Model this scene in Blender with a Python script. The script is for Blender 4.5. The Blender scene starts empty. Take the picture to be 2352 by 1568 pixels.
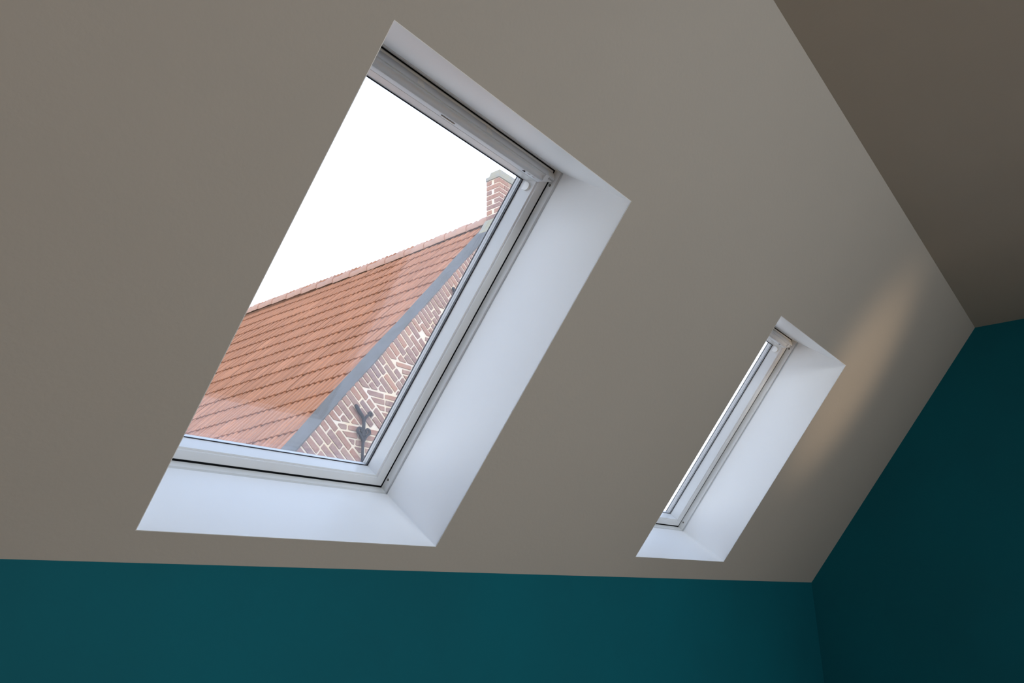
import bpy, bmesh, math, random
from mathutils import Vector, Matrix

random.seed(7)
SC = bpy.context.scene
COL = SC.collection

# ------------------------------------------------------------------ camera
EYE = Vector((0.0, 0.0, 1.25))
CAM_ROWS = ((0.618894, -0.785430, -0.008368),      # image right
            (0.242736, 0.201379, -0.948960),       # image down
            (0.747027, 0.585275, 0.315285))        # view direction
cam_data = bpy.data.cameras.new('camera')
cam_data.sensor_width = 36.0
cam_data.lens = 36.0 * 1723.22 / 2352.0
cam_data.clip_start = 0.02
cam_data.clip_end = 400
cam = bpy.data.objects.new('camera', cam_data)
COL.objects.link(cam)
r_, d_, f_ = (Vector(v) for v in CAM_ROWS)
cam.matrix_world = Matrix(((r_.x, -d_.x, -f_.x, EYE.x), (r_.y, -d_.y, -f_.y, EYE.y),
                           (r_.z, -d_.z, -f_.z, EYE.z), (0, 0, 0, 1)))
SC.camera = cam

# ------------------------------------------------------------------ sky, sun, added fill lights in the room
world = bpy.data.worlds.new('overcast_sky')
SC.world = world
world.use_nodes = True
wn, wl = world.node_tree.nodes, world.node_tree.links
wn.clear()
w_out = wn.new('ShaderNodeOutputWorld')
w_bg = wn.new('ShaderNodeBackground')
w_tc = wn.new('ShaderNodeTexCoord')
w_sep = wn.new('ShaderNodeSeparateXYZ')
w_ramp = wn.new('ShaderNodeValToRGB')
w_ramp.color_ramp.elements[0].position = 0.0
w_ramp.color_ramp.elements[0].color = (1.12, 1.18, 1.25, 1)
w_ramp.color_ramp.elements[1].position = 0.95
w_ramp.color_ramp.elements[1].color = (0.31, 0.43, 0.66, 1)
wl.new(w_tc.outputs['Generated'], w_sep.inputs[0])
wl.new(w_sep.outputs['Z'], w_ramp.inputs[0])
wl.new(w_ramp.outputs[0], w_bg.inputs['Color'])
w_bg.inputs['Strength'].default_value = 2.9
wl.new(w_bg.outputs[0], w_out.inputs['Surface'])

sun_data = bpy.data.lights.new('sun', 'SUN')
sun_data.energy = 1.2
sun_data.color = (1.0, 0.86, 0.68)
sun_data.angle = math.radians(4)
sun = bpy.data.objects.new('sun', sun_data)
COL.objects.link(sun)
sun.rotation_euler = Vector((0.62, 0.62, -0.50)).to_track_quat('-Z', 'Y').to_euler()


def area(name, loc, aim, sx, sy, power, color, spread=180):
    d = bpy.data.lights.new(name, 'AREA')
    d.shape = 'RECTANGLE'
    d.size, d.size_y = sx, sy
    d.energy = power
    d.color = color
    d.spread = math.radians(spread)
    o = bpy.data.objects.new(name, d)
    COL.objects.link(o)
    o.location = loc
    o.rotation_euler = (Vector(aim) - Vector(loc)).to_track_quat('-Z', 'Y').to_euler()
    return o


# added fill lights at the opposite slope and left gable to brighten the room
area('fill_opposite_slope', (1.4, -3.45, 2.0), (1.8, 1.3, 0.6), 2.8, 1.2, 41, (0.90, 0.96, 1.0), 115)
area('fill_left_gable', (-3.5, -1.2, 1.2), (-1.7, -1.4, -0.6), 1.6, 2.2, 60, (1.0, 0.96, 0.90), 80)
# added spot, no known source, that puts a soft warm streak on the slope
sp = bpy.data.lights.new('warm_glow', 'SPOT')
sp.energy = 95
sp.color = (1.0, 0.72, 0.46)
sp.spot_size = math.radians(26)
sp.spot_blend = 1.0
sp.shadow_soft_size = 0.15
spo = bpy.data.objects.new('warm_glow', sp)
COL.objects.link(spo)
spo.location = (3.2, -1.4, 0.35)
spo.rotation_euler = (Vector((3.52, 0.82, 2.14)) - spo.location).to_track_quat('-Z', 'Y').to_euler()
spo.scale = (0.62, 1.0, 1.0)

SC.view_settings.view_transform = 'Standard'
SC.view_settings.look = 'None'
SC.view_settings.exposure = 0.0
SC.view_settings.gamma = 1.0
SC.view_settings.use_curve_mapping = False


# ------------------------------------------------------------------ helpers
class MB:
    def __init__(self):
        self.v, self.f = [], []

    def add(self, vs, fs):
        b = len(self.v)
        self.v += [tuple(p) for p in vs]
        self.f += [tuple(i + b for i in f) for f in fs]

    def box(self, a, b):
        (x0, y0, z0), (x1, y1, z1) = a, b
        self.add([(x0, y0, z0), (x1, y0, z0), (x1, y1, z0), (x0, y1, z0),
                  (x0, y0, z1), (x1, y0, z1), (x1, y1, z1), (x0, y1, z1)],
                 [(0, 3, 2, 1), (4, 5, 6, 7), (0, 1, 5, 4), (1, 2, 6, 5), (2, 3, 7, 6), (3, 0, 4, 7)])

    def prism(self, poly_a, poly_b):
        n = len(poly_a)
        self.add(list(poly_a) + list(poly_b),
                 [tuple(range(n - 1, -1, -1)), tuple(range(n, 2 * n))] +
                 [(i, (i + 1) % n, n + (i + 1) % n, n + i) for i in range(n)])

    def tube(self, path, rad, seg=10, flat=1.0, up=(0, 1, 0)):
        """round or flattened bar swept along a path"""
        n = len(path)
        P = [Vector(p) for p in path]
        rings = []
        for i in range(n):
            t = (P[min(i + 1, n - 1)] - P[max(i - 1, 0)]).normalized()
            b = Vector(up)
            a = t.cross(b).normalized()
            r = rad[i] if isinstance(rad, (list, tuple)) else rad
            rings.append([P[i] + a * (r * math.cos(2 * math.pi * k / seg)) + b * (r * flat * math.sin(2 * math.pi * k / seg))
                          for k in range(seg)])
        vs = [v for rg in rings for v in rg]
        fs = []
        for i in range(n - 1):
            for k in range(seg):
                fs.append((i * seg + k, i * seg + (k + 1) % seg, (i + 1) * seg + (k + 1) % seg, (i + 1) * seg + k))
        fs.append(tuple(range(seg - 1, -1, -1)))
        fs.append(tuple((n - 1) * seg + k for k in range(seg)))
        self.add(vs, fs)

    def mesh(self, name, mat, smooth=None, bevel=0):
        m = bpy.data.meshes.new(name)
        m.from_pydata(self.v, [], self.f)
        bm = bmesh.new()
        bm.from_mesh(m)
        bmesh.ops.recalc_face_normals(bm, faces=bm.faces)
        if bevel:
            bmesh.ops.bevel(bm, geom=[e for e in bm.edges if len(e.link_faces) == 2 and e.calc_face_angle(0) > 0.6],
                            offset=bevel, segments=2, affect='EDGES', profile=0.5)
        bm.to_mesh(m)
        bm.free()
        if smooth is not None:
            m.polygons.foreach_set('use_smooth', [True] * len(m.polygons))
            m.set_sharp_from_angle(angle=math.radians(smooth))
        if mat:
            m.materials.append(mat)
        m.update()
        return m

    def build(self, name, mat, parent=None, smooth=None, bevel=0):
        return link(name, self.mesh(name, mat, smooth, bevel), parent)


def link(name, data, parent=None):
    o = bpy.data.objects.new(name, data)
    COL.objects.link(o)
    if parent:
        o.parent = parent
    return o


def tag(o, label=None, cat=None, group=None, kind=None):
    if label:
        o['label'] = label
    if cat:
        o['category'] = cat
    if group:
        o['group'] = group
    if kind:
        o['kind'] = kind
    return o


def material(name, color, rough=0.6, spec=0.4, metal=0.0, vary=0.0, vary_scale=4.0, bump=0.0, bump_scale=60.0,
             color2=None, per_object=0.0, dark=None, hue_obj=None):
    """principled material; colour varies softly by noise, and from object to object when asked"""
    m = bpy.data.materials.new(name)
    m.use_nodes = True
    nt = m.node_tree
    N, L = nt.nodes, nt.links
    b = N['Principled BSDF']
    b.inputs['Roughness'].default_value = rough
    b.inputs['Specular IOR Level'].default_value = spec
    b.inputs['Metallic'].default_value = metal
    tc = N.new('ShaderNodeTexCoord')
    base = None
    if hue_obj:                                   # per-object ramp of colours
        oi = N.new('ShaderNodeObjectInfo')
        rp = N.new('ShaderNodeValToRGB')
        els = rp.color_ramp.elements
        while len(els) < len(hue_obj):
            els.new(0.5)
        for i, c in enumerate(hue_obj):
            els[i].position = i / (len(hue_obj) - 1)
            els[i].color = (*c, 1)
        L.new(oi.outputs['Random'], rp.inputs[0])
        base = rp.outputs[0]
    if vary or color2:
        nz = N.new('ShaderNodeTexNoise')
        nz.inputs['Scale'].default_value = vary_scale
        nz.inputs['Detail'].default_value = 5
        L.new(tc.outputs['Object'], nz.inputs['Vector'])
        rp2 = N.new('ShaderNodeMapRange')
        rp2.inputs['From Min'].default_value = 0.35
        rp2.inputs['From Max'].default_value = 0.65
        L.new(nz.outputs['Fac'], rp2.inputs['Value'])
        mx = N.new('ShaderNodeMix')
        mx.data_type = 'RGBA'
        c2 = color2 if color2 else tuple(c * (1 - vary) for c in color)
        if base is None:
            mx.inputs['A'].default_value = (*color, 1)
            mx.inputs['B'].default_value = (*c2, 1)
            L.new(rp2.outputs[0], mx.inputs['Factor'])
        else:
            ml = N.new('ShaderNodeMath')
            ml.operation = 'MULTIPLY'
            ml.inputs[1].default_value = vary
            L.new(rp2.outputs[0], ml.inputs[0])
            L.new(ml.outputs[0], mx.inputs['Factor'])
            L.new(base, mx.inputs['A'])
            mx.inputs['B'].default_value = (*c2, 1)
        base = mx.outputs['Result']
    if base is None:
        b.inputs['Base Color'].default_value = (*color, 1)
    else:
        L.new(base, b.inputs['Base Color'])
    if bump:
        n2 = N.new('ShaderNodeTexNoise')
        n2.inputs['Scale'].default_value = bump_scale
        n2.inputs['Detail'].default_value = 6
        L.new(tc.outputs['Object'], n2.inputs['Vector'])
        bp = N.new('ShaderNodeBump')
        bp.inputs['Strength'].default_value = bump
        bp.inputs['Distance'].default_value = 0.004
        L.new(n2.outputs['Fac'], bp.inputs['Height'])
        L.new(bp.outputs[0], b.inputs['Normal'])
    return m


M_PAINT = material('greige_paint', (0.50, 0.468, 0.428), 0.8, 0.15, vary=0.04, vary_scale=1.2, bump=0.10, bump_scale=90)
M_TEAL = material('teal_paint', (0.003, 0.125, 0.165), 0.7, 0.12, color2=(0.004, 0.112, 0.148), vary_scale=1.5, bump=0.10, bump_scale=80)
M_WHITE = material('white_lining', (0.91, 0.915, 0.92), 0.4, 0.4)
M_FRAME = material('white_lacquer', (0.80, 0.82, 0.83), 0.28, 0.5)
M_SASH = material('white_sash_lacquer', (0.80, 0.82, 0.84), 0.22, 0.5)
M_BAR = material('grey_aluminium_bar', (0.82, 0.86, 0.91), 0.35, 0.4)
M_CLIP = material('pale_plastic', (0.92, 0.92, 0.91), 0.35, 0.5)
M_BLACK = material('black_gasket', (0.012, 0.012, 0.02), 0.5, 0.3)
M_GAP = material('dark_gap_shade', (0.01, 0.012, 0.014), 0.8, 0.1)
M_ALU = material('aluminium_spacer', (0.42, 0.415, 0.41), 0.4, 0.5, metal=0.3)
M_SCREW = material('grey_screw', (0.16, 0.16, 0.15), 0.4, 0.5, metal=0.5)
M_BADGE = material('embossed_grey', (0.46, 0.50, 0.55), 0.4, 0.4)
M_SLOT = material('dark_slot', (0.03, 0.035, 0.04), 0.6, 0.2)
M_FLOOR = material('oak_floor', (0.55, 0.39, 0.25), 0.5, 0.4, vary=0.2, vary_scale=3)
M_CLAD = material('dark_cladding', (0.05, 0.05, 0.06), 0.4, 0.5)
M_ROOFING = material('roof_covering', (0.30, 0.16, 0.11), 0.8, 0.2)
M_TILE = material('clay_tile', (0.5, 0.2, 0.1), 0.65, 0.3, vary=0.35, vary_scale=9.0, color2=(0.24, 0.14, 0.11), bump=0.25, bump_scale=60,
                  hue_obj=[(0.38, 0.172, 0.098), (0.42, 0.195, 0.115), (0.35, 0.157, 0.09), (0.395, 0.182, 0.105)])
M_RIDGE = material('ridge_clay', (0.42, 0.23, 0.17), 0.75, 0.2, vary=0.4, vary_scale=12.0, color2=(0.33, 0.22, 0.18), bump=0.3, bump_scale=50,
                   hue_obj=[(0.46, 0.28, 0.22), (0.50, 0.31, 0.24), (0.43, 0.275, 0.23)])
M_BRICK = material('old_brick', (0.3, 0.15, 0.12), 0.85, 0.2, vary=0.7, vary_scale=30.0, color2=(0.42, 0.28, 0.23), bump=0.6, bump_scale=70,
                   hue_obj=[(0.21, 0.125, 0.125), (0.30, 0.17, 0.15), (0.19, 0.13, 0.14), (0.40, 0.19, 0.13), (0.24, 0.15, 0.14), (0.44, 0.21, 0.14), (0.20, 0.12, 0.115), (0.34, 0.22, 0.18), (0.36, 0.17, 0.125), (0.22, 0.145, 0.14)])
M_MORTAR = material('lime_mortar', (0.78, 0.70, 0.62), 0.9, 0.1, color2=(0.76, 0.63, 0.45), vary_scale=5, bump=0.6, bump_scale=60)
M_ZINC = material('weathered_zinc', (0.125, 0.128, 0.138), 0.65, 0.3, color2=(0.095, 0.097, 0.095), vary_scale=5, bump=0.15, bump_scale=20)
M_CEMENT = material('lichen_cement', (0.30, 0.295, 0.27), 0.9, 0.1, color2=(0.32, 0.30, 0.22), vary_scale=7, bump=0.5, bump_scale=50)
M_CAPGREY = material('grey_cement', (0.33, 0.325, 0.31), 0.9, 0.1, color2=(0.36, 0.33, 0.25), vary_scale=16, bump=0.5, bump_scale=60)
M_IRON = material('blackened_iron', (0.016, 0.016, 0.026), 0.6, 0.3)
M_GROUND = material('pale_bounce_ground', (0.46, 0.45, 0.43), 0.95, 0.1, vary=0.25, vary_scale=1.0)  # unseen ground, paled to throw more light up onto the window reveals


F0 = 0.080                          # coated insulating glass, each of its four faces


def add_tile_streaks(m):
    """lighter and darker lines running down each tile"""
    N, L = m.node_tree.nodes, m.node_tree.links
    b = N['Principled BSDF']
    src = b.inputs['Base Color'].links[0].from_socket
    at = N.new('ShaderNodeAttribute')
    at.attribute_name = 'streak'
    r = N.new('ShaderNodeValToRGB')
    r.color_ramp.elements[0].color = (0.68, 0.60, 0.55, 1)
    r.color_ramp.elements[1].color = (1.36, 1.34, 1.27, 1)
    L.new(at.outputs['Fac'], r.inputs[0])
    mx = N.new('ShaderNodeMix')
    mx.data_type = 'RGBA'
    mx.blend_type = 'MULTIPLY'
    mx.inputs['Factor'].default_value = 1.0
    L.new(src, mx.inputs['A'])
    L.new(r.outputs[0], mx.inputs['B'])
    L.new(mx.outputs['Result'], b.inputs['Base Color'])


add_tile_streaks(M_TILE)


def glass_material():
    m = bpy.data.materials.new('window_glass')
    m.use_nodes = True
    N, L = m.node_tree.nodes, m.node_tree.links
    N.clear()
    o = N.new('ShaderNodeOutputMaterial')
    mix = N.new('ShaderNodeMixShader')
    tr = N.new('ShaderNodeBsdfTransparent')
    tr.inputs[0].default_value = (0.985, 0.99, 0.995, 1)
    gl = N.new('ShaderNodeBsdfGlossy')
    gl.inputs['Roughness'].default_value = 0.0
    gl.inputs['Color'].default_value = (0.94, 0.96, 1.0, 1)
    lw = N.new('ShaderNodeLayerWeight')          # Schlick reflectance, the same from both faces
    lw.inputs['Blend'].default_value = 0.5
    pw = N.new('ShaderNodeMath')
    pw.operation = 'POWER'
    pw.inputs[1].default_value = 5.0
    ma = N.new('ShaderNodeMath')
    ma.operation = 'MULTIPLY_ADD'
    ma.inputs[1].default_value = 1.0 - F0
    ma.inputs[2].default_value = F0
    L.new(lw.outputs['Facing'], pw.inputs[0])
    L.new(pw.outputs[0], ma.inputs[0])
    L.new(ma.outputs[0], mix.inputs[0])
    L.new(tr.outputs[0], mix.inputs[1])
    L.new(gl.outputs[0], mix.inputs[2])
    L.new(mix.outputs[0], o.inputs['Surface'])
    return m


M_GLASS = glass_material()

# ------------------------------------------------------------------ the room
TH = 0.8961092                     # pitch of our slope
CT, ST = math.cos(TH), math.sin(TH)
XS = Vector((1, 0, 0))
SS = Vector((0, -CT, ST))          # up the slope
NS = Vector((0, ST, CT))           # outwards through the slope
O = Vector((0, 1.491472, 1.291221))
UG, VC = 4.775602, 1.729058        # gable position, slope length up to the flat ceiling
UL = -3.6
THICK = 0.345


def slope(u, v, d=0.0):
    return O + XS * u + SS * v + NS * d


def knee_v(u):
    return -0.011424 + (UG - u) / 3.0 * 0.02286


W1 = dict(u=0.693715, v=0.092548, w=0.80, h=1.029193)
W2 = dict(u=2.559604, v=0.097180, w=0.80, h=1.024562)


def slope_panel():
    mb = MB()
    cols = [UL, W1['u'], W1['u'] + 0.80, W2['u'], W2['u'] + 0.80, UG]
    for i in range(5):
        ua, ub = cols[i], cols[i + 1]
        rows = [None, VC + 0.0]
        if i in (1, 3):
            w = W1 if i == 1 else W2
            rows = [(None, w['v']), (w['v'] + w['h'], VC)]
        else:
            rows = [(None, VC)]
        for a, b in rows:
            va, vb = (knee_v(ua), knee_v(ub)) if a is None else (a, a)
            mb.add([slope(ua, va), slope(ub, vb), slope(ub, b), slope(ua, b)], [(0, 1, 2, 3)])
    o = mb.build('ceiling_sloped', M_PAINT)
    return tag(o, 'greige painted sloping ceiling pierced by the two roof windows', 'ceiling', kind='structure')


slope_panel()


def roof_deck():
    """outer skin of our own roof around the two window frames"""
    mb = MB()
    e = 0.04
    cols = [UL - 0.3, W1['u'] - e, W1['u'] + 0.80 + e, W2['u'] - e, W2['u'] + 0.80 + e, UG + 0.3]
    for i in range(5):
        ua, ub = cols[i], cols[i + 1]
        if i in (1, 3):
            w = W1 if i == 1 else W2
            rows = [(-0.5, w['v'] - e - 0.004), (w['v'] + w['h'] + e - 0.004, VC + 0.5)]
        else:
            rows = [(-0.5, VC + 0.5)]
        for a, b in rows:
            mb.prism([slope(ua, a, THICK), slope(ub, a, THICK), slope(ub, b, THICK), slope(ua, b, THICK)],
                     [slope(ua, a, THICK + 0.015), slope(ub, a, THICK + 0.015), slope(ub, b, THICK + 0.015), slope(ua, b, THICK + 0.015)])
    o = mb.build('roof_slab', M_ROOFING)
    tag(o, 'outer roof covering above the sloping ceiling', 'roof', kind='structure')


roof_deck()

KL, KR = slope(UL, knee_v(UL)), slope(UG, knee_v(UG))
mb = MB()
mb.prism([(KL.x, KL.y, 0), (KR.x, KR.y, 0), KR, KL],
         [(KL.x - 0.3, KL.y + 0.3, -0.2), (KR.x + 0.3, KR.y + 0.3, -0.2), (KR.x + 0.3, KR.y + 0.3, KR.z + 0.1), (KL.x - 0.3, KL.y + 0.3, KL.z + 0.1)])
tag(mb.build('wall_front', M_TEAL), 'teal painted low knee wall under the sloping ceiling', 'wall', kind='structure')

ZC = slope(0, VC).z
YC = slope(0, VC).y
YB, YBK = -3.3, -3.3 - (YC * -1 + 1.491472)     # far side of the flat ceiling, opposite knee wall
YBK = YB - (1.491472 - YC)


def gable_poly(x):
    p = [(x, 1.60, 0.0), (x, 1.60, slope(0, 0).z - 0.109 * math.tan(TH)), (x, YC, ZC), (x, YB, ZC), (x, YBK, 1.29), (x, YBK, 0.0)]
    return p


def thick_gable(name, xin, xout, label):
    mb = MB()
    a = [(xin, 2.1, -0.2), (xin, 2.1, 1.2), (xin, YC + 0.0, ZC + 0.6), (xin, YB, ZC + 0.6), (xin, YBK - 0.3, 1.2), (xin, YBK - 0.3, -0.2)]
    b = [(xout, y, z) for _, y, z in a]
    mb.prism(a, b)
    tag(mb.build(name, M_TEAL), label, 'wall', kind='structure')


thick_gable('wall_right', UG, UG + 0.25, 'dark teal painted gable wall on the right')
thick_gable('wall_left', UL, UL - 0.25, 'teal painted gable wall behind the viewer on the left')

mb = MB()
mb.box((UL - 0.2, YB - 0.02, ZC), (UG + 0.2, YC, ZC + 0.15))
tag(mb.build('ceiling', M_PAINT), 'flat greige ceiling strip above the sloping ceiling', 'ceiling', kind='structure')
mb = MB()
mb.prism([(UL - 0.2, YB, ZC), (UL - 0.2, YBK, 1.29), (UL - 0.2, YBK - 0.2, 1.29), (UL - 0.2, YB, ZC + 0.25)],
         [(UG + 0.2, YB, ZC), (UG + 0.2, YBK, 1.29), (UG + 0.2, YBK - 0.2, 1.29), (UG + 0.2, YB, ZC + 0.25)])
tag(mb.build('ceiling_sloped_back', M_PAINT), 'greige sloping ceiling on the opposite side of the room', 'ceiling', kind='structure')
mb = MB()
mb.box((UL - 0.2, YBK - 0.2, -0.2), (UG + 0.2, YBK, 1.32))
tag(mb.build('wall_back', M_TEAL), 'teal knee wall on the opposite side of the room', 'wall', kind='structure')
mb = MB()
mb.box((UL - 0.2, YBK - 0.2, -0.2), (UG + 0.2, 1.7, 0.0))
tag(mb.build('floor', M_FLOOR), 'oak floor of the attic room', 'floor', kind='structure')


# ------------------------------------------------------------------ roof windows
def rails(rect_of, npts, name, mat, parent, smooth=None, bevel=0, sides='BRTL'):
    """four mitred rails; rect_of(i) -> (uL, uR, vB, vT, d) of profile point i"""
    out = []
    for s in sides:
        A, B = [], []
        for i in range(npts):
            uL, uR, vB, vT, d = rect_of(i)
            a, b = {'B': ((uL, vB), (uR, vB)), 'R': ((uR, vB), (uR, vT)), 'T': ((uR, vT), (uL, vT)), 'L': ((uL, vT), (uL, vB))}[s]
            A.append((a[0], a[1], -d))
            B.append((b[0], b[1], -d))
        mb = MB()
        mb.prism(A, B)
        out.append(mb.build(name, mat, parent, smooth, bevel))
    return out


def empty(name, parent=None):
    return link(name, None, parent)


def disc(mb, centre, axis, r0, length, seg=16):
    c = Vector(centre)
    ax = Vector(axis).normalized()
    a = ax.orthogonal().normalized()
    b = ax.cross(a)
    p = [c + (a * math.cos(2 * math.pi * k / seg) + b * math.sin(2 * math.pi * k / seg)) * r0 for k in range(seg)]
    mb.prism(p, [q + ax * length for q in p])


def roof_window(name, W, label, dz=0.0):
    w, h = W['w'], W['h']
    root = empty(name)
    p = slope(W['u'], W['v'])
    root.matrix_world = Matrix(((1, 0, 0, p.x), (0, SS.y, -NS.y, p.y), (0, SS.z, -NS.z, p.z), (0, 0, 0, 1)))
    tag(root, label, 'window', kind='structure')
    vb, vt = -0.004, h - 0.004          # fixed frame, bottom and top
    # lining boards from the ceiling opening up to the frame
    lin = empty('lining', root)
    prof = [(0.0, 0.0, 0.0, h), (0.249 + dz, 0.0, vb, vt), (0.249 + dz, -0.014, vb - 0.014, vt + 0.014), (0.0005, -0.014, -0.014, h + 0.014)]
    rails(lambda i: (prof[i][1], w - prof[i][1], prof[i][2], prof[i][3], prof[i][0]), 4, 'lining_board', M_WHITE, lin)
    bead = [(-0.0014, 0.0006), (-0.0014, -0.0005), (0.0, -0.0005), (0.0, 0.0006)]
    rails(lambda i: (bead[i][0], w - bead[i][0], bead[i][0], h - bead[i][0], bead[i][1]), 4, 'corner_bead', M_WHITE, lin)
    # fixed frame with the shadow groove next to the lining
    fr = empty('frame', root)
    fp = [(-0.006, 0.2492), (-0.006, 0.2570), (-0.0035, 0.2575), (0.0010, 0.2580), (0.0010, 0.2818), (-0.0060, 0.2822), (-0.0060, THICK), (-0.040, THICK), (-0.040, 0.2492)]
    rails(lambda i: (fp[i][0], w - fp[i][0], vb + fp[i][0], vt - fp[i][0], fp[i][1]), len(fp), 'frame_rail', M_FRAME, fr)
    # dark strip whose colour puts shade into the gap between frame and sash
    sp = [(-0.0058, 0.2860), (0.0048, 0.2860), (0.0048, 0.300), (-0.0058, 0.300)]
    rails(lambda i: (sp[i][0], w - sp[i][0], vb + sp[i][0], vt - sp[i][0], sp[i][1]), 4, 'gap_shade_seal', M_GAP, fr)
    # sash: side / bottom / top insets
    sash = empty('sash', root)
    sd = [0.345, 0.2845, 0.2828, 0.2828, 0.2875, 0.2880, 0.3290, 0.345]
    si = [0.0036, 0.0036, 0.0052, 0.0325, 0.0335, 0.0385, 0.0460, 0.0460]
    bi = [0.0050, 0.0050, 0.0066, 0.0300, 0.0310, 0.0355, 0.0390, 0.0390]
    ti = [0.0040, 0.0040, 0.0056, 0.0480, 0.0490, 0.0540, 0.0640, 0.0640]
    rails(lambda i: (si[i], w - si[i], vb + bi[i], vt - ti[i], sd[i]), 8, 'sash_rail', M_SASH, sash)
    gl = (0.046, w - 0.046, vb + 0.039, vt - 0.064)      # glass edges
    gk = [(0.0, 0.3285), (0.0026, 0.3285), (0.0026, 0.3312), (0.0, 0.3312)]
    gb = [0.0, 0.0018, 0.0018, 0.0]
    rails(lambda i: (gl[0] + gk[i][0], gl[1] - gk[i][0], gl[2] + gb[i], gl[3] - gk[i][0], gk[i][1]), 4, 'gasket', M_BLACK, sash)
    for z0, z1 in ((0.3314, 0.3350), (0.3490, 0.3526)):
        mb = MB()
        mb.box((gl[0] - 0.004, gl[2] - 0.010, -z1), (gl[1] + 0.004, gl[3] + 0.010, -z0))
        o = mb.build('pane', M_GLASS, sash)
    ap = [(-0.002, 0.3352), (0.0040, 0.3352), (0.0040, 0.3410), (0.0046, 0.3415), (0.0046, 0.3488), (-0.002, 0.3488)]
    rails(lambda i: (gl[0] + ap[i][0], gl[1] - ap[i][0], gl[2] + ap[i][0] - 0.006, gl[3] - ap[i][0] + 0.006, ap[i][1]), 6, 'spacer', M_ALU, sash)
    ep = [(-0.03, 0.3528), (0.0050, 0.3528), (0.0046, 0.3534), (0.0, 0.3540), (-0.05, 0.3600), (-0.05, 0.3528)]
    rails(lambda i: (gl[0] + ep[i][0], gl[1] - ep[i][0], gl[2] + ep[i][0] - 0.012, gl[3] - ep[i][0] + 0.012, ep[i][1]), 6, 'outer_cladding', M_CLAD, sash)
    # bolt bush on the right-hand inner face of the sash, near the top
    mb = MB()
    for sgn in (0, 1):
        pts = []
        for k in range(9):
            a = math.pi * k / 8 - math.pi / 2
            pts.append((0.948 - 0.012 * math.sin(a) * 1.0, 0.309 - 0.012 * math.cos(a)))
        pts += [(0.936, 0.318), (0.960, 0.318)]
        pts = [(v + h - 1.029193, d) for v, d in pts]
        if sgn:
            mb.prism([(w - 0.0465, v, -d) for v, d in pts], [(w - 0.0395, v, -d) for v, d in pts])
        else:
            mb.prism([(0.0395, v, -d) for v, d in pts], [(0.0465, v, -d) for v, d in pts])
    mb.build('bolt_bush', M_CLIP, sash, smooth=40)
    # control bar along the top
    dv = h - 1.029193
    bar = [(1.0225, 0.3040), (1.0205, 0.2940), (1.0177, 0.2872), (1.0150, 0.2815), (1.0117, 0.2764), (1.0080, 0.2722), (1.0045, 0.2690), (1.0005, 0.2663),
           (0.9997, 0.2690), (0.9985, 0.2690), (0.9977, 0.2663), (0.9966, 0.2712), (0.9942, 0.2742), (0.9910, 0.2755), (0.9875, 0.2752), (0.9840, 0.2735),
           (0.9810, 0.2708), (0.9793, 0.2683), (0.9780, 0.2683), (0.9772, 0.2700), (0.9722, 0.2832), (0.9722, 0.3040)]
    bar = [(v + dv, d) for v, d in bar]
    br = MB()
    br.prism([(0.0385, v, -d) for v, d in bar], [(w - 0.0385, v, -d) for v, d in bar])
    bar_o = br.build('control_bar', M_BAR, root, smooth=28)
    # moulded ends: flat fronted, their lower edge rising towards the jamb
    top_ = [(1.0225, 0.3040), (1.0205, 0.2940), (1.0177, 0.2872), (1.0150, 0.2815), (1.0117, 0.2764), (1.0080, 0.2722), (1.0045, 0.2690), (1.0005, 0.2663)]
    full = top_ + [(0.9966, 0.2672), (0.9910, 0.2686), (0.9850, 0.2692), (0.9790, 0.2690), (0.9770, 0.2720), (0.9770, 0.3040)]
    tip = top_ + [(0.9970, 0.2672), (0.9940, 0.2684), (0.9915, 0.2700), (0.9895, 0.2740), (0.9890, 0.2780), (0.9890, 0.3040)]
    full = [(v + dv, d) for v, d in full]
    tip = [(v + dv, d) for v, d in tip]
    for ua, ub in ((0.0385, 0.0030), (w - 0.0385, w - 0.0030)):
        mb = MB()
        mb.prism([(ua, v, -d) for v, d in full], [(ub, v, -d) for v, d in tip])
        mb.build('end_cap', M_BAR, bar_o, smooth=30)
    for uc in (0.2848, 0.5204, 0.7835):
        mb = MB()
        seg = [(1.0183, 0.2872), (1.0155, 0.2812), (1.0120, 0.2758), (1.0083, 0.2714), (1.0048, 0.2682), (1.0030, 0.2672)]
        n = len(seg)
        for k in range(n - 1):
            (va, da), (vb_, db) = seg[k], seg[k + 1]
            ha, hb = 0.007 + 0.006 * k / n, 0.007 + 0.006 * (k + 1) / n
            if uc > 0.7:
                ha = hb = 0.0128
            mb.prism([(uc - ha, va + dv, -da), (uc + ha, va + dv, -da), (uc + hb, vb_ + dv, -db), (uc - hb, vb_ + dv, -db)],
                     [(uc - ha, va + dv - 0.002, -da - 0.002), (uc + ha, va + dv - 0.002, -da - 0.002), (uc + hb, vb_ + dv - 0.002, -db - 0.002), (uc - hb, vb_ + dv - 0.002, -db - 0.002)])
        mb.build('clip', M_CLIP, bar_o)
    # slot with a thin handle edge, key hole, two small stops
    mb = MB()
    mb.box((0.374, 0.9750 + dv, -0.2785), (0.420, 0.9760 + dv, -0.2733))
    mb.build('latch_slot', M_SLOT, bar_o)
    mb = MB()
    mb.box((0.375, 0.9728 + dv, -0.2810), (0.421, 0.9750 + dv, -0.2750))
    mb.build('latch_edge', M_CLIP, bar_o)
    mb = MB()
    mb.box((0.6865, 0.9735 + dv, -0.2790), (0.6920, 0.9775 + dv, -0.2715))
    mb.build('key_hole', M_SLOT, bar_o)
    for ua in (0.704, 0.723):
        mb = MB()
        mb.box((ua, 0.9738 + dv, -0.2790), (ua + 0.010, 0.9764 + dv, -0.2725))
        mb.build('stop', M_BAR, bar_o)
    # small badge at the right-hand end: outline with raised strokes
    mb = MB()
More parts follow.
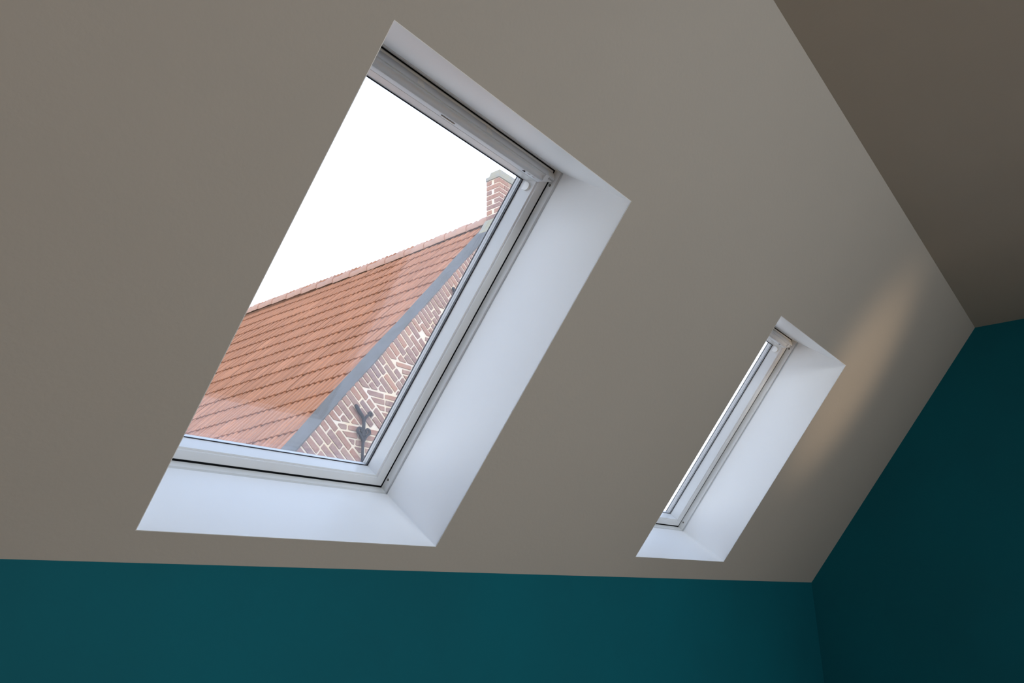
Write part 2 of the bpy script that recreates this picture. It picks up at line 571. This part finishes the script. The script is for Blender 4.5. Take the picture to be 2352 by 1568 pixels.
    bu0, bu1, bv0, bv1 = w - 0.0240, w - 0.0060, 0.9925 + dv, 0.9988 + dv
    t = 0.0007

    def plate(ua, ub, va, vb_):
        mb.box((ua, va, -0.2690), (ub, vb_, -0.2664))
    plate(bu0, bu1, bv0, bv0 + t)
    plate(bu0, bu1, bv1 - t, bv1)
    plate(bu0, bu0 + t, bv0 + t, bv1 - t)
    plate(bu1 - t, bu1, bv0 + t, bv1 - t)
    for k in range(5):
        q = bu0 + 0.0026 + k * 0.0028
        plate(q, q + 0.0010, bv0 + 0.0020, bv1 - 0.0020)
    mb.build('badge', M_BADGE, bar_o)
    # screws on the right and left jamb
    for v in (0.030, h - 0.0475):
        for u, ax in ((w - 0.0010, -1), (0.0010, 1)):
            mb = MB()
            disc(mb, (u, v, -0.2718), (ax, 0, 0), 0.0062, 0.0010)
            so = mb.build('screw', M_CLIP, fr)
            mb = MB()
            disc(mb, (u + ax * 0.0008, v, -0.2718), (ax, 0, 0), 0.0040, 0.0008)
            link('screw_head', mb.mesh('screw_head', M_SCREW), fr)
    for o in (fr, sash, bar_o):          # how deep the frame sits in the roof
        o.location.z = -dz
    return root


roof_window('window_1', W1, 'white roof window with the orange tiled roof and chimney seen through its glass')
roof_window('window_2', W2, 'white roof window beside the dark teal gable wall, only a sliver of glass showing', -0.016)

# ------------------------------------------------------------------ the neighbouring house
house = empty('brick_house')
tag(house, 'old brick house with orange tiled roof and chimney, seen through the nearer roof window', 'house')

YG = 5.4                                     # plane of the gable
PH = math.atan(1.186)                        # pitch of its roof
CP, SP = math.cos(PH), math.sin(PH)
APX = Vector((6.7932, 0, 4.61916 + 1.25))    # apex line, at Y = 0
DS = Vector((-CP, 0, -SP))                   # down the slope
QI = Vector((SP, 0, -CP))                    # into the gable, square to the verge
NR = Vector((-SP, 0, CP))                    # out of the roof


def roof(Y, v, lift=0.0):
    p = APX + DS * v + NR * lift
    return Vector((p.x, Y, p.z))


def gab(t, q, y=YG):
    p = APX + DS * t + QI * q
    return Vector((p.x, y, p.z))


def through_window(p):
    """does the straight line from the eye to p pass the glass of the nearer window (with a margin)?"""
    d = p - EYE
    k = (O - EYE).dot(NS) + 0.33
    s = k / d.dot(NS)
    x = EYE + d * s - O
    u, v = x.dot(XS) - W1['u'], x.dot(SS) - W1['v']
    return 0.0 < u < 0.77 and 0.0 < v < 1.0


# --- roof slope, tiles and ridge
EAVE = 6.0
YEND = 12.6
gw = MB()
gw.prism([roof(5.45, -0.0, -0.05), roof(YEND, -0.0, -0.05), roof(YEND, EAVE, -0.05), roof(5.45, EAVE, -0.05)],
         [roof(5.45, 0.0, -0.12), roof(YEND, 0.0, -0.12), roof(YEND, EAVE, -0.12), roof(5.45, EAVE, -0.12)])
# the far slope
far = Vector((CP, 0, -SP))
a = [APX + far * t + Vector((0, y, 0)) for t, y in ((0, 5.45), (0, YEND), (EAVE, YEND), (EAVE, 5.45))]
gw.prism(a, [p - Vector((SP, 0, CP)) * 0.07 for p in a])
roof_o = gw.build('roof', M_ROOFING, house)

TW, TX = 0.186, 0.2962
prof = [(0.000, -0.012), (0.003, 0.011), (0.012, 0.0185), (0.024, 0.0215), (0.034, 0.0185), (0.040, 0.0125), (0.047, 0.0115), (0.056, 0.0145), (0.066, 0.0125), (0.074, 0.0075), (0.084, 0.006),
        (0.0915, 0.0085), (0.096, 0.014), (0.106, 0.0195), (0.117, 0.0195), (0.127, 0.0135), (0.134, 0.0105), (0.145, 0.0130), (0.155, 0.0100), (0.164, 0.0055), (0.176, 0.005), (0.1850, 0.008)]


def add_streak(m, values):
    a = m.attributes.new('streak', 'FLOAT', 'POINT')
    a.data.foreach_set('value', values)


def tile_mesh(j):
    rnd = random.Random(j)
    mb = MB()
    n = len(prof)
    L = TX + 0.05
    top, bot, nose = [], [], []
    for y, hgt in prof:
        hh = hgt + rnd.uniform(-0.0008, 0.0008)
        nx = rnd.uniform(-0.0012, 0.0012) + (hgt - 0.01) * 0.35
        top.append((y, -L, hh - 0.020))
        nose.append((y, nx - 0.010, hh * 0.8 + 0.009))
        bot.append((y, nx, hh * 0.75 + 0.003))
    under = [(y, nx - 0.004, hh * 0.5 - 0.010) for (y, nx, hh) in bot]
    vs = top + nose + bot + under
    fs = []
    for i in range(n - 1):
        for rr in range(3):
            fs.append((rr * n + i, rr * n + i + 1, (rr + 1) * n + i + 1, (rr + 1) * n + i))
    fs.append((0, n, 2 * n, 3 * n))
    fs.append((n - 1, 4 * n - 1, 3 * n - 1, 2 * n - 1))
    mb.add(vs, fs)
    m = mb.mesh('roof_tile', M_TILE, smooth=50)
    st = [min(1.0, max(0.0, rnd.gauss(0.5, 0.32))) for _ in range(n)]
    add_streak(m, st * 4)
    return m


TILES = [tile_mesh(j) for j in range(6)]


def course_v(Y, k):
    v = 0.335 + 0.2962 * k + (Y - 5.69) * (-0.0162 + 0.0063 * k)
    sag = 0.085 * math.exp(-((Y - 7.9) / 1.5) ** 2) * max(0.0, 1 - (k + 1) / 4.0)
    return v + sag


tile_list = []
for k in range(-1, 20):
    col = 0
    Y = 5.601 + (k % 3) * 0.004
    while Y < YEND - 0.2:
        tile_list.append((k, Y))
        Y += TW
seen, rest = [], []
for k, Y in tile_list:
    v = course_v(Y + TW / 2, k)
    if v > EAVE:
        continue
    c = roof(Y + TW / 2, v - TX / 2)
    if through_window(c):
        seen.append(((c - EYE).length, k, Y))
    else:
        rest.append((0, k, Y))
seen.sort()
rest += seen[290:]
seen = seen[:290]


def tile_matrix(k, Y):
    rnd = random.Random(k * 1000 + int(Y * 50))
    v = course_v(Y, k)
    v2 = course_v(Y + TW, k)
    p = roof(Y, v + rnd.uniform(-0.004, 0.004), -0.022 + rnd.uniform(-0.003, 0.003))
    p2 = roof(Y + TW, v2, -0.022)
    ax = (p2 - p).normalized()
    dn = (DS - ax * DS.dot(ax)).normalized()
    up = ax.cross(dn)
    if up.dot(NR) < 0:
        up = -up
    return Matrix(((ax.x, dn.x, up.x, p.x), (ax.y, dn.y, up.y, p.y), (ax.z, dn.z, up.z, p.z), (0, 0, 0, 1)))


for _, k, Y in seen:
    o = link('roof_tile', random.choice(TILES), roof_o)
    o.matrix_world = tile_matrix(k, Y)
mb = MB()
streaks = []
for _, k, Y in rest:
    m = tile_matrix(k, Y)
    me = TILES[int(Y * 97 + k) % 6]
    mb.add([m @ v.co for v in me.vertices], [tuple(p.vertices) for p in me.polygons])
    streaks += [d.value for d in me.attributes['streak'].data]
field = mb.build('roof_tile_field', M_TILE, roof_o, smooth=50)
add_streak(field.data, streaks)
tag(field, kind='stuff')


def ridge_mesh(j):
    rnd = random.Random(50 + j)
    mb = MB()
    seg = 9
    rings = []
    for y, r in ((0.0, 0.100), (0.012, 0.106), (0.16, 0.104), (0.185, 0.096), (0.20, 0.088), (0.30, 0.087), (0.405, 0.085)):
        ring = []
        for s in range(seg + 1):
            a = math.radians(-24) + math.radians(228) * s / seg
            rr = r * (1 + rnd.uniform(-0.02, 0.02))
            ring.append((rr * math.cos(a), y, rr * 0.95 * math.sin(a)))
        rings.append(ring)
    vs = [v for rg in rings for v in rg]
    n = seg + 1
    fs = [(i * n + s, i * n + s + 1, (i + 1) * n + s + 1, (i + 1) * n + s) for i in range(len(rings) - 1) for s in range(seg)]
    fs.append(tuple(range(n)))
    mb.add(vs, fs)
    return mb.mesh('ridge_tile', M_RIDGE, smooth=45)


RID = [ridge_mesh(j) for j in range(3)]


def ridge_drop(Y):
    """how far the old ridge line sags"""
    lin = 0.0076 + (Y - 5.72) * (-0.0125)
    return lin + 0.095 * math.exp(-((Y - 7.9) / 1.7) ** 2)


i = 0
Y = 5.62
while Y < YEND:
    o = link('ridge_tile', RID[i % 3], roof_o)
    z = APX.z - 0.035 - ridge_drop(Y + 0.2) * 0.5
    o.location = (APX.x, Y, z)
    Y += 0.393
    i += 1

# --- zinc covered verge strip between tiles and brickwork
mb = MB()
N_ = 24
for i in range(N_):
    t0, t1 = -0.02 + (EAVE + 0.02) * i / N_, -0.02 + (EAVE + 0.02) * (i + 1) / N_
    w0, w1 = [5.665 + 0.012 * math.sin(t * 2.3) + 0.006 * math.sin(t * 7.1) for t in (t0, t1)]
    e0, e1 = [5.399 + 0.004 * math.sin(t * 5.3) for t in (t0, t1)]
    A = [roof(e0, t0, -0.012), roof(e0, t0, 0.000), roof(w0 - 0.02, t0, 0.012), roof(w0, t0, 0.006), roof(w0, t0, -0.06)]
    B = [roof(e1, t1, -0.012), roof(e1, t1, 0.000), roof(w1 - 0.02, t1, 0.012), roof(w1, t1, 0.006), roof(w1, t1, -0.06)]
    n = 5
    mb.add(A + B, [(j, (j + 1) % n, n + (j + 1) % n, n + j) for j in range(n)])
mb.build('verge_strip', M_ZINC, house, smooth=30)

# --- gable wall
ZG = -2.9
XR = APX.x * 2 - (APX + DS * EAVE).x
eL = APX + DS * EAVE
mb = MB()
pl = [(eL.x, ZG), (XR, ZG), (XR, eL.z - 0.012), (APX.x, APX.z - 0.012), (eL.x, eL.z - 0.012)]
mb.prism([(x, YG + 0.004, z) for x, z in pl], [(x, YG + 0.23, z) for x, z in pl])
# side and rear walls of the house
mb.box((eL.x, YG + 0.23, ZG), (eL.x + 0.3, YEND, eL.z - 0.06))
mb.box((XR - 0.3, YG + 0.23, ZG), (XR, YEND, eL.z - 0.06))
mb.prism([(x, YEND - 0.3, z) for x, z in pl], [(x, YEND, z) for x, z in pl])
gable = mb.build('gable_wall', M_MORTAR, house)


def clip(poly, n, c):
    """keep the part of a convex 2-D polygon where n.p <= c"""
    out = []
    for i in range(len(poly)):
        a, b = poly[i], poly[(i + 1) % len(poly)]
        da, db = n[0] * a[0] + n[1] * a[1] - c, n[0] * b[0] + n[1] * b[1] - c
        if da <= 0:
            out.append(a)
        if (da < 0 < db) or (db < 0 < da):
            t = da / (da - db)
            out.append((a[0] + (b[0] - a[0]) * t, a[1] + (b[1] - a[1]) * t))
    return out


def parea(p):
    return 0.5 * sum(p[i][0] * p[(i + 1) % len(p)][1] - p[(i + 1) % len(p)][0] * p[i][1] for i in range(len(p)))


def roughen(poly, cut, jit, rnd):
    """worn corners: each corner becomes two points"""
    out = []
    n = len(poly)
    for i in range(n):
        p, a, b = Vector(poly[i]), Vector(poly[i - 1]), Vector(poly[(i + 1) % n])
        for q in (a, b):
            d = q - p
            l = d.length
            if l < 1e-6:
                continue
            out.append(p + d / l * min(cut * rnd.uniform(0.4, 1.5), l * 0.4) + Vector((rnd.uniform(-jit, jit), rnd.uniform(-jit, jit))))
    return out


JOINT = 0.0170
bricks = []                                     # polygons in (x, z) of the gable plane
APZ = [1.5446, 2.0376, 2.5108, 3.0435, 3.5438, 4.0372]
ts = [0.047 + 0.499 * i for i in range(4)][:-1]
ts = [0.05, 0.55, 1.05] + APZ + [4.535, 5.034, 5.533, 6.03]
Q0 = [0.12, 0.12, 0.125, 0.128, 0.150, 0.175, 0.118, 0.09, 0.088, 0.09, 0.09, 0.09, 0.09]


def to_xz(t, q):
    p = gab(t, q)
    return (p.x, p.z)


rb = random.Random(3)
zlev = [gab(t, q).z for t, q in zip(ts, Q0)]
for i in range(1, len(ts)):
    ta, tb = ts[i - 1], ts[i]
    n = 7
    step = (tb - ta) / n
    zi = zlev[i]
    for j in range(n):
        t0, t1 = ta + j * step + JOINT / 2, ta + (j + 1) * step - JOINT / 2
        qmax = Q0[i] + (tb - (t0 + t1) / 2) * 1.186 + 0.06
        q = rb.uniform(0.002, 0.010)
        first = rb.choice((0.095, 0.195, 0.145)) if j % 2 else rb.choice((0.195, 0.205, 0.16))
        while q < qmax:
            L = first
            first = rb.choice((0.2, 0.2, 0.205, 0.195, 0.1))
            poly = [to_xz(t, qq) for t, qq in ((t0, q), (t0, q + L), (t1, q + L), (t1, q))]
            poly = clip(poly, (0, -1), -(zi + JOINT * 0.7))       # above the level bed
            if len(poly) >= 3 and abs(parea(poly)) > 0.0012:
                bricks.append(poly)
            q += L + JOINT
    # level courses to the right of the next wedge
    if i + 1 < len(ts):
        za, zb = zlev[i + 1], zlev[i]
        rows = 6
        hs = (za - zb) / rows
        tn = ts[i]
        for r in range(rows):
            z1, z0 = zb + hs * r - JOINT / 2, zb + hs * (r + 1) + JOINT / 2
            # left limit: t = tn + joint, i.e. points with t < tn
            xs = to_xz(tn, 0)[0] - 0.05
            x = xs + (0.105 if r % 2 else 0.0) + rb.uniform(-0.02, 0.02) + (gab(tn, Q0[i]).x - xs) - 0.15
            while x < XR:
                L = rb.choice((0.205, 0.2, 0.21, 0.2, 0.1))
                poly = [(x, z0), (x + L, z0), (x + L, z1), (x, z1)]
                # t = (p - apex).DS ; keep t <= tn - joint
                c = tn - JOINT * 0.8 + (APX.x * DS.x + APX.z * DS.z)
                poly = clip(poly, (DS.x, DS.z), c)
                # below the right-hand verge
                nrm = (SP, CP)
                poly = clip(poly, nrm, nrm[0] * APX.x + nrm[1] * APX.z - 0.05)
                if len(poly) >= 3 and abs(parea(poly)) > 0.0011:
                    bricks.append(poly)
                x += L + JOINT


def brick_mesh(poly, idx, mb=None):
    rnd = random.Random(idx)
    if parea(poly) < 0:
        poly = poly[::-1]
    pr = roughen(poly, 0.0055, 0.0028, rnd)
    y = YG - rnd.uniform(0.001, 0.006)
    c = sum((p for p in pr), Vector((0, 0))) / len(pr)
    inner = [c + (p - c) * 0.93 for p in pr]
    cen = Vector((c.x, 0, c.y))
    m = mb or MB()
    off = Vector((0, 0, 0)) if mb else Vector((cen.x, YG, cen.z))
    n = len(pr)
    A = [Vector((p.x, YG + 0.008, p.y)) - off for p in pr]
    B = [Vector((p.x, y + 0.003, p.y)) - off for p in pr]
    C_ = [Vector((p.x, y + rnd.uniform(-0.0008, 0.0008), p.y)) - off for p in inner]
    m.add(A + B + C_, [(k, (k + 1) % n, n + (k + 1) % n, n + k) for k in range(n)] +
          [(n + k, n + (k + 1) % n, 2 * n + (k + 1) % n, 2 * n + k) for k in range(n)] + [tuple(range(2 * n, 3 * n))])
    return m, off


in_view, out_view = [], []
for idx, poly in enumerate(bricks):
    c = Vector((sum(p[0] for p in poly) / len(poly), YG, sum(p[1] for p in poly) / len(poly)))
    if through_window(c):
        in_view.append((abs(parea(poly)) / (c - EYE).length ** 2, idx))
    else:
        out_view.append(idx)
in_view.sort(reverse=True)
out_view += [i for _, i in in_view[245:]]
for _, idx in in_view[:245]:
    m, off = brick_mesh(bricks[idx], idx)
    o = m.build('brick', M_BRICK, gable)
    o.location = off
mb = MB()
for idx in out_view:
    brick_mesh(bricks[idx], idx, mb)
tag(mb.build('brick_field', M_BRICK, gable), kind='stuff')

# --- chimney
CX0, CX1, CY0, CY1 = 6.645, 7.245, 5.392, 5.603
ZB, ZT = 4.38 + 1.25, 5.094 + 1.25
mb = MB()
mb.box((CX0 + 0.004, CY0 + 0.004, ZB - 0.4), (CX1 - 0.004, CY1 - 0.004, ZT))
chim = mb.build('chimney', M_MORTAR, house)
CH = 0.0714
row = 0
z1 = ZT - 0.010


def worn_box(a, b, rnd):
    mb = MB()
    c = [(a[i] + b[i]) / 2 for i in range(3)]
    mb.box([a[i] - c[i] for i in range(3)], [b[i] - c[i] for i in range(3)])
    mb.v = [tuple(q + rnd.uniform(-0.0018, 0.0018) for q in p) for p in mb.v]
    return mb, c


while z1 > ZB - 0.3:
    z0 = z1 - (CH - 0.015)
    P = 0.003
    pieces = []
    if row % 2 == 1:      # left face one stretcher, front face starts with a header
        pieces.append((CX0 - P, CY0 - P, CX0 + 0.092, CY1 + P))
        x = CX0 + 0.092 + 0.014
        lens = [0.095, 0.2, 0.095]
    else:                 # left face two headers with a wide joint
        pieces.append((CX0 - P, CY0 - P, CX0 + 0.2, CY0 + 0.088))
        pieces.append((CX0 - P, CY1 - 0.082, CX0 + 0.1, CY1 + P))
        x = CX0 + 0.214
        lens = [0.2, 0.17]
    for Ln in lens:
        if x < CX1 - 0.03:
            pieces.append((x, CY0 - P, min(x + Ln, CX1 + P), CY0 + 0.05))
            x += Ln + 0.014
    for k, (xa, ya, xb, yb) in enumerate(pieces):
        rnd = random.Random(row * 31 + k)
        m, c = worn_box((xa, ya, z0), (xb, yb, z1), rnd)
        o = m.build('brick', M_BRICK, chim, bevel=0.004)
        o.location = c
    z1 -= CH
    row += 1
# cement cap: projecting band, then a narrower sloping crown
mb = MB()
e = 0.012
b0 = [(CX0 - e, CY0 - e), (CX1 + e, CY0 - e), (CX1 + e, CY1 + e), (CX0 - e, CY1 + e)]
lv = [(0.0, 0.0), (0.050, 0.0), (0.062, 0.030)]
loops = []
rnd = random.Random(5)
for dz, ins in ((0.0, 0.004), (0.004, 0.0), (0.048, 0.001), (0.060, 0.014), (0.066, 0.026), (0.130, 0.040), (0.138, 0.055)):
    loops.append([(CX0 - e + ins, CY0 - e + ins * 0.6, ZT + dz), (CX1 + e - ins, CY0 - e + ins * 0.6, ZT + dz),
                  (CX1 + e - ins, CY1 + e - ins * 1.4, ZT + dz), (CX0 - e + ins, CY1 + e - ins * 1.4, ZT + dz)])
vs = [p for lp in loops for p in lp]
fs = [(4 * i + k, 4 * i + (k + 1) % 4, 4 * i + 4 + (k + 1) % 4, 4 * i + 4 + k) for i in range(len(loops) - 1) for k in range(4)]
fs += [(0, 3, 2, 1), tuple(4 * (len(loops) - 1) + k for k in range(4))]
mb.add(vs, fs)
mb.build('chimney_cap', M_CAPGREY, chim, bevel=0.003)
# cement fillet where the chimney meets the roof
mb = MB()
pts = []
for x in (CX0 - 0.10, CX0 - 0.05, CX0 + 0.01):
    zr = APX.z - (APX.x - x) * 1.186
    pts.append(x)
A = [(CX0 - 0.14, YG - 0.012, APX.z - (APX.x - (CX0 - 0.14)) * 1.186 - 0.03), (CX0 - 0.14, YG - 0.012, APX.z - (APX.x - (CX0 - 0.14)) * 1.186 + 0.016),
     (CX0 - 0.004, YG - 0.012, APX.z - (APX.x - CX0) * 1.186 + 0.085), (CX0 + 0.20, YG - 0.012, APX.z - (APX.x - CX0) * 1.186 + 0.09),
     (CX0 + 0.20, YG - 0.012, APX.z - (APX.x - CX0) * 1.186 - 0.10), (CX0 - 0.02, YG - 0.012, APX.z - (APX.x - CX0) * 1.186 - 0.12)]
mb.prism(A, [(x, CY1 + 0.03, z) for x, y, z in A])
mb.build('cement_fillet', M_CEMENT, chim, bevel=0.012)

# --- wrought iron wall anchors on the gable


def curl(cx, cz, r, a0, a1, n=12, y=YG - 0.03):
    return [(cx + r * math.cos(a0 + (a1 - a0) * k / n) * (1 - 0.45 * k / n), y, cz + r * math.sin(a0 + (a1 - a0) * k / n) * (1 - 0.45 * k / n)) for k in range(n + 1)]


def anchor(x, z, name='wall_anchor', sc=1.0):
    mb = MB()
    y = YG - 0.03

    def P(dx, dz):
        return (x + dx * sc, y, z + dz * sc)
    # stem, its head bending up to the left
    stem = [P(0.008, -0.50), P(0.006, -0.30), P(0.002, -0.08), P(0.002, 0.00), P(-0.004, 0.045), P(-0.024, 0.075), P(-0.052, 0.098), P(-0.075, 0.124), P(-0.098, 0.150), P(-0.112, 0.156)]
    mb.tube(stem, [0.015, 0.015, 0.018, 0.018, 0.018, 0.019, 0.020, 0.021, 0.021, 0.016], 10, 0.7)
    # right upper branch ending in a curl
    mb.tube([P(0.006, 0.020), P(0.018, 0.058), P(0.040, 0.082), P(0.060, 0.094)] + [(px, y, pz) for px, _, pz in curl(x + 0.078 * sc, z + 0.104 * sc, 0.020 * sc, math.radians(210), math.radians(-160))],
            0.0125, 8, 0.9)
    # the two lower scrolls
    for s in (-1, 1):
        pts = [P(0.006, -0.175), P(s * 0.024 + 0.006, -0.130), P(s * 0.050 + 0.006, -0.098)]
        c = curl(x + (s * 0.046 + 0.006) * sc, z - 0.070 * sc, 0.030 * sc, math.radians(-40 if s > 0 else 220), math.radians(230 if s > 0 else -50))
        mb.tube(pts + c, 0.0135, 8, 1.0)
    # forged collar and spike head holding the anchor to the wall
    mb.box(P(-0.014, -0.060) if False else (x - 0.020, y - 0.016, z - 0.115), (x + 0.022, y + 0.03, z - 0.075))
    o = mb.build(name, M_IRON, house, smooth=50)
    return o


anchor(4.586, 1.25 + 1.500)
anchor(5.885, 1.25 + 3.100)

# ------------------------------------------------------------------ ground outside
mb = MB()
mb.box((-30, -30, ZG - 0.3), (45, 60, ZG))
tag(mb.build('ground', M_GROUND), 'unseen ground between the houses, paled to bounce light', 'ground', kind='structure')
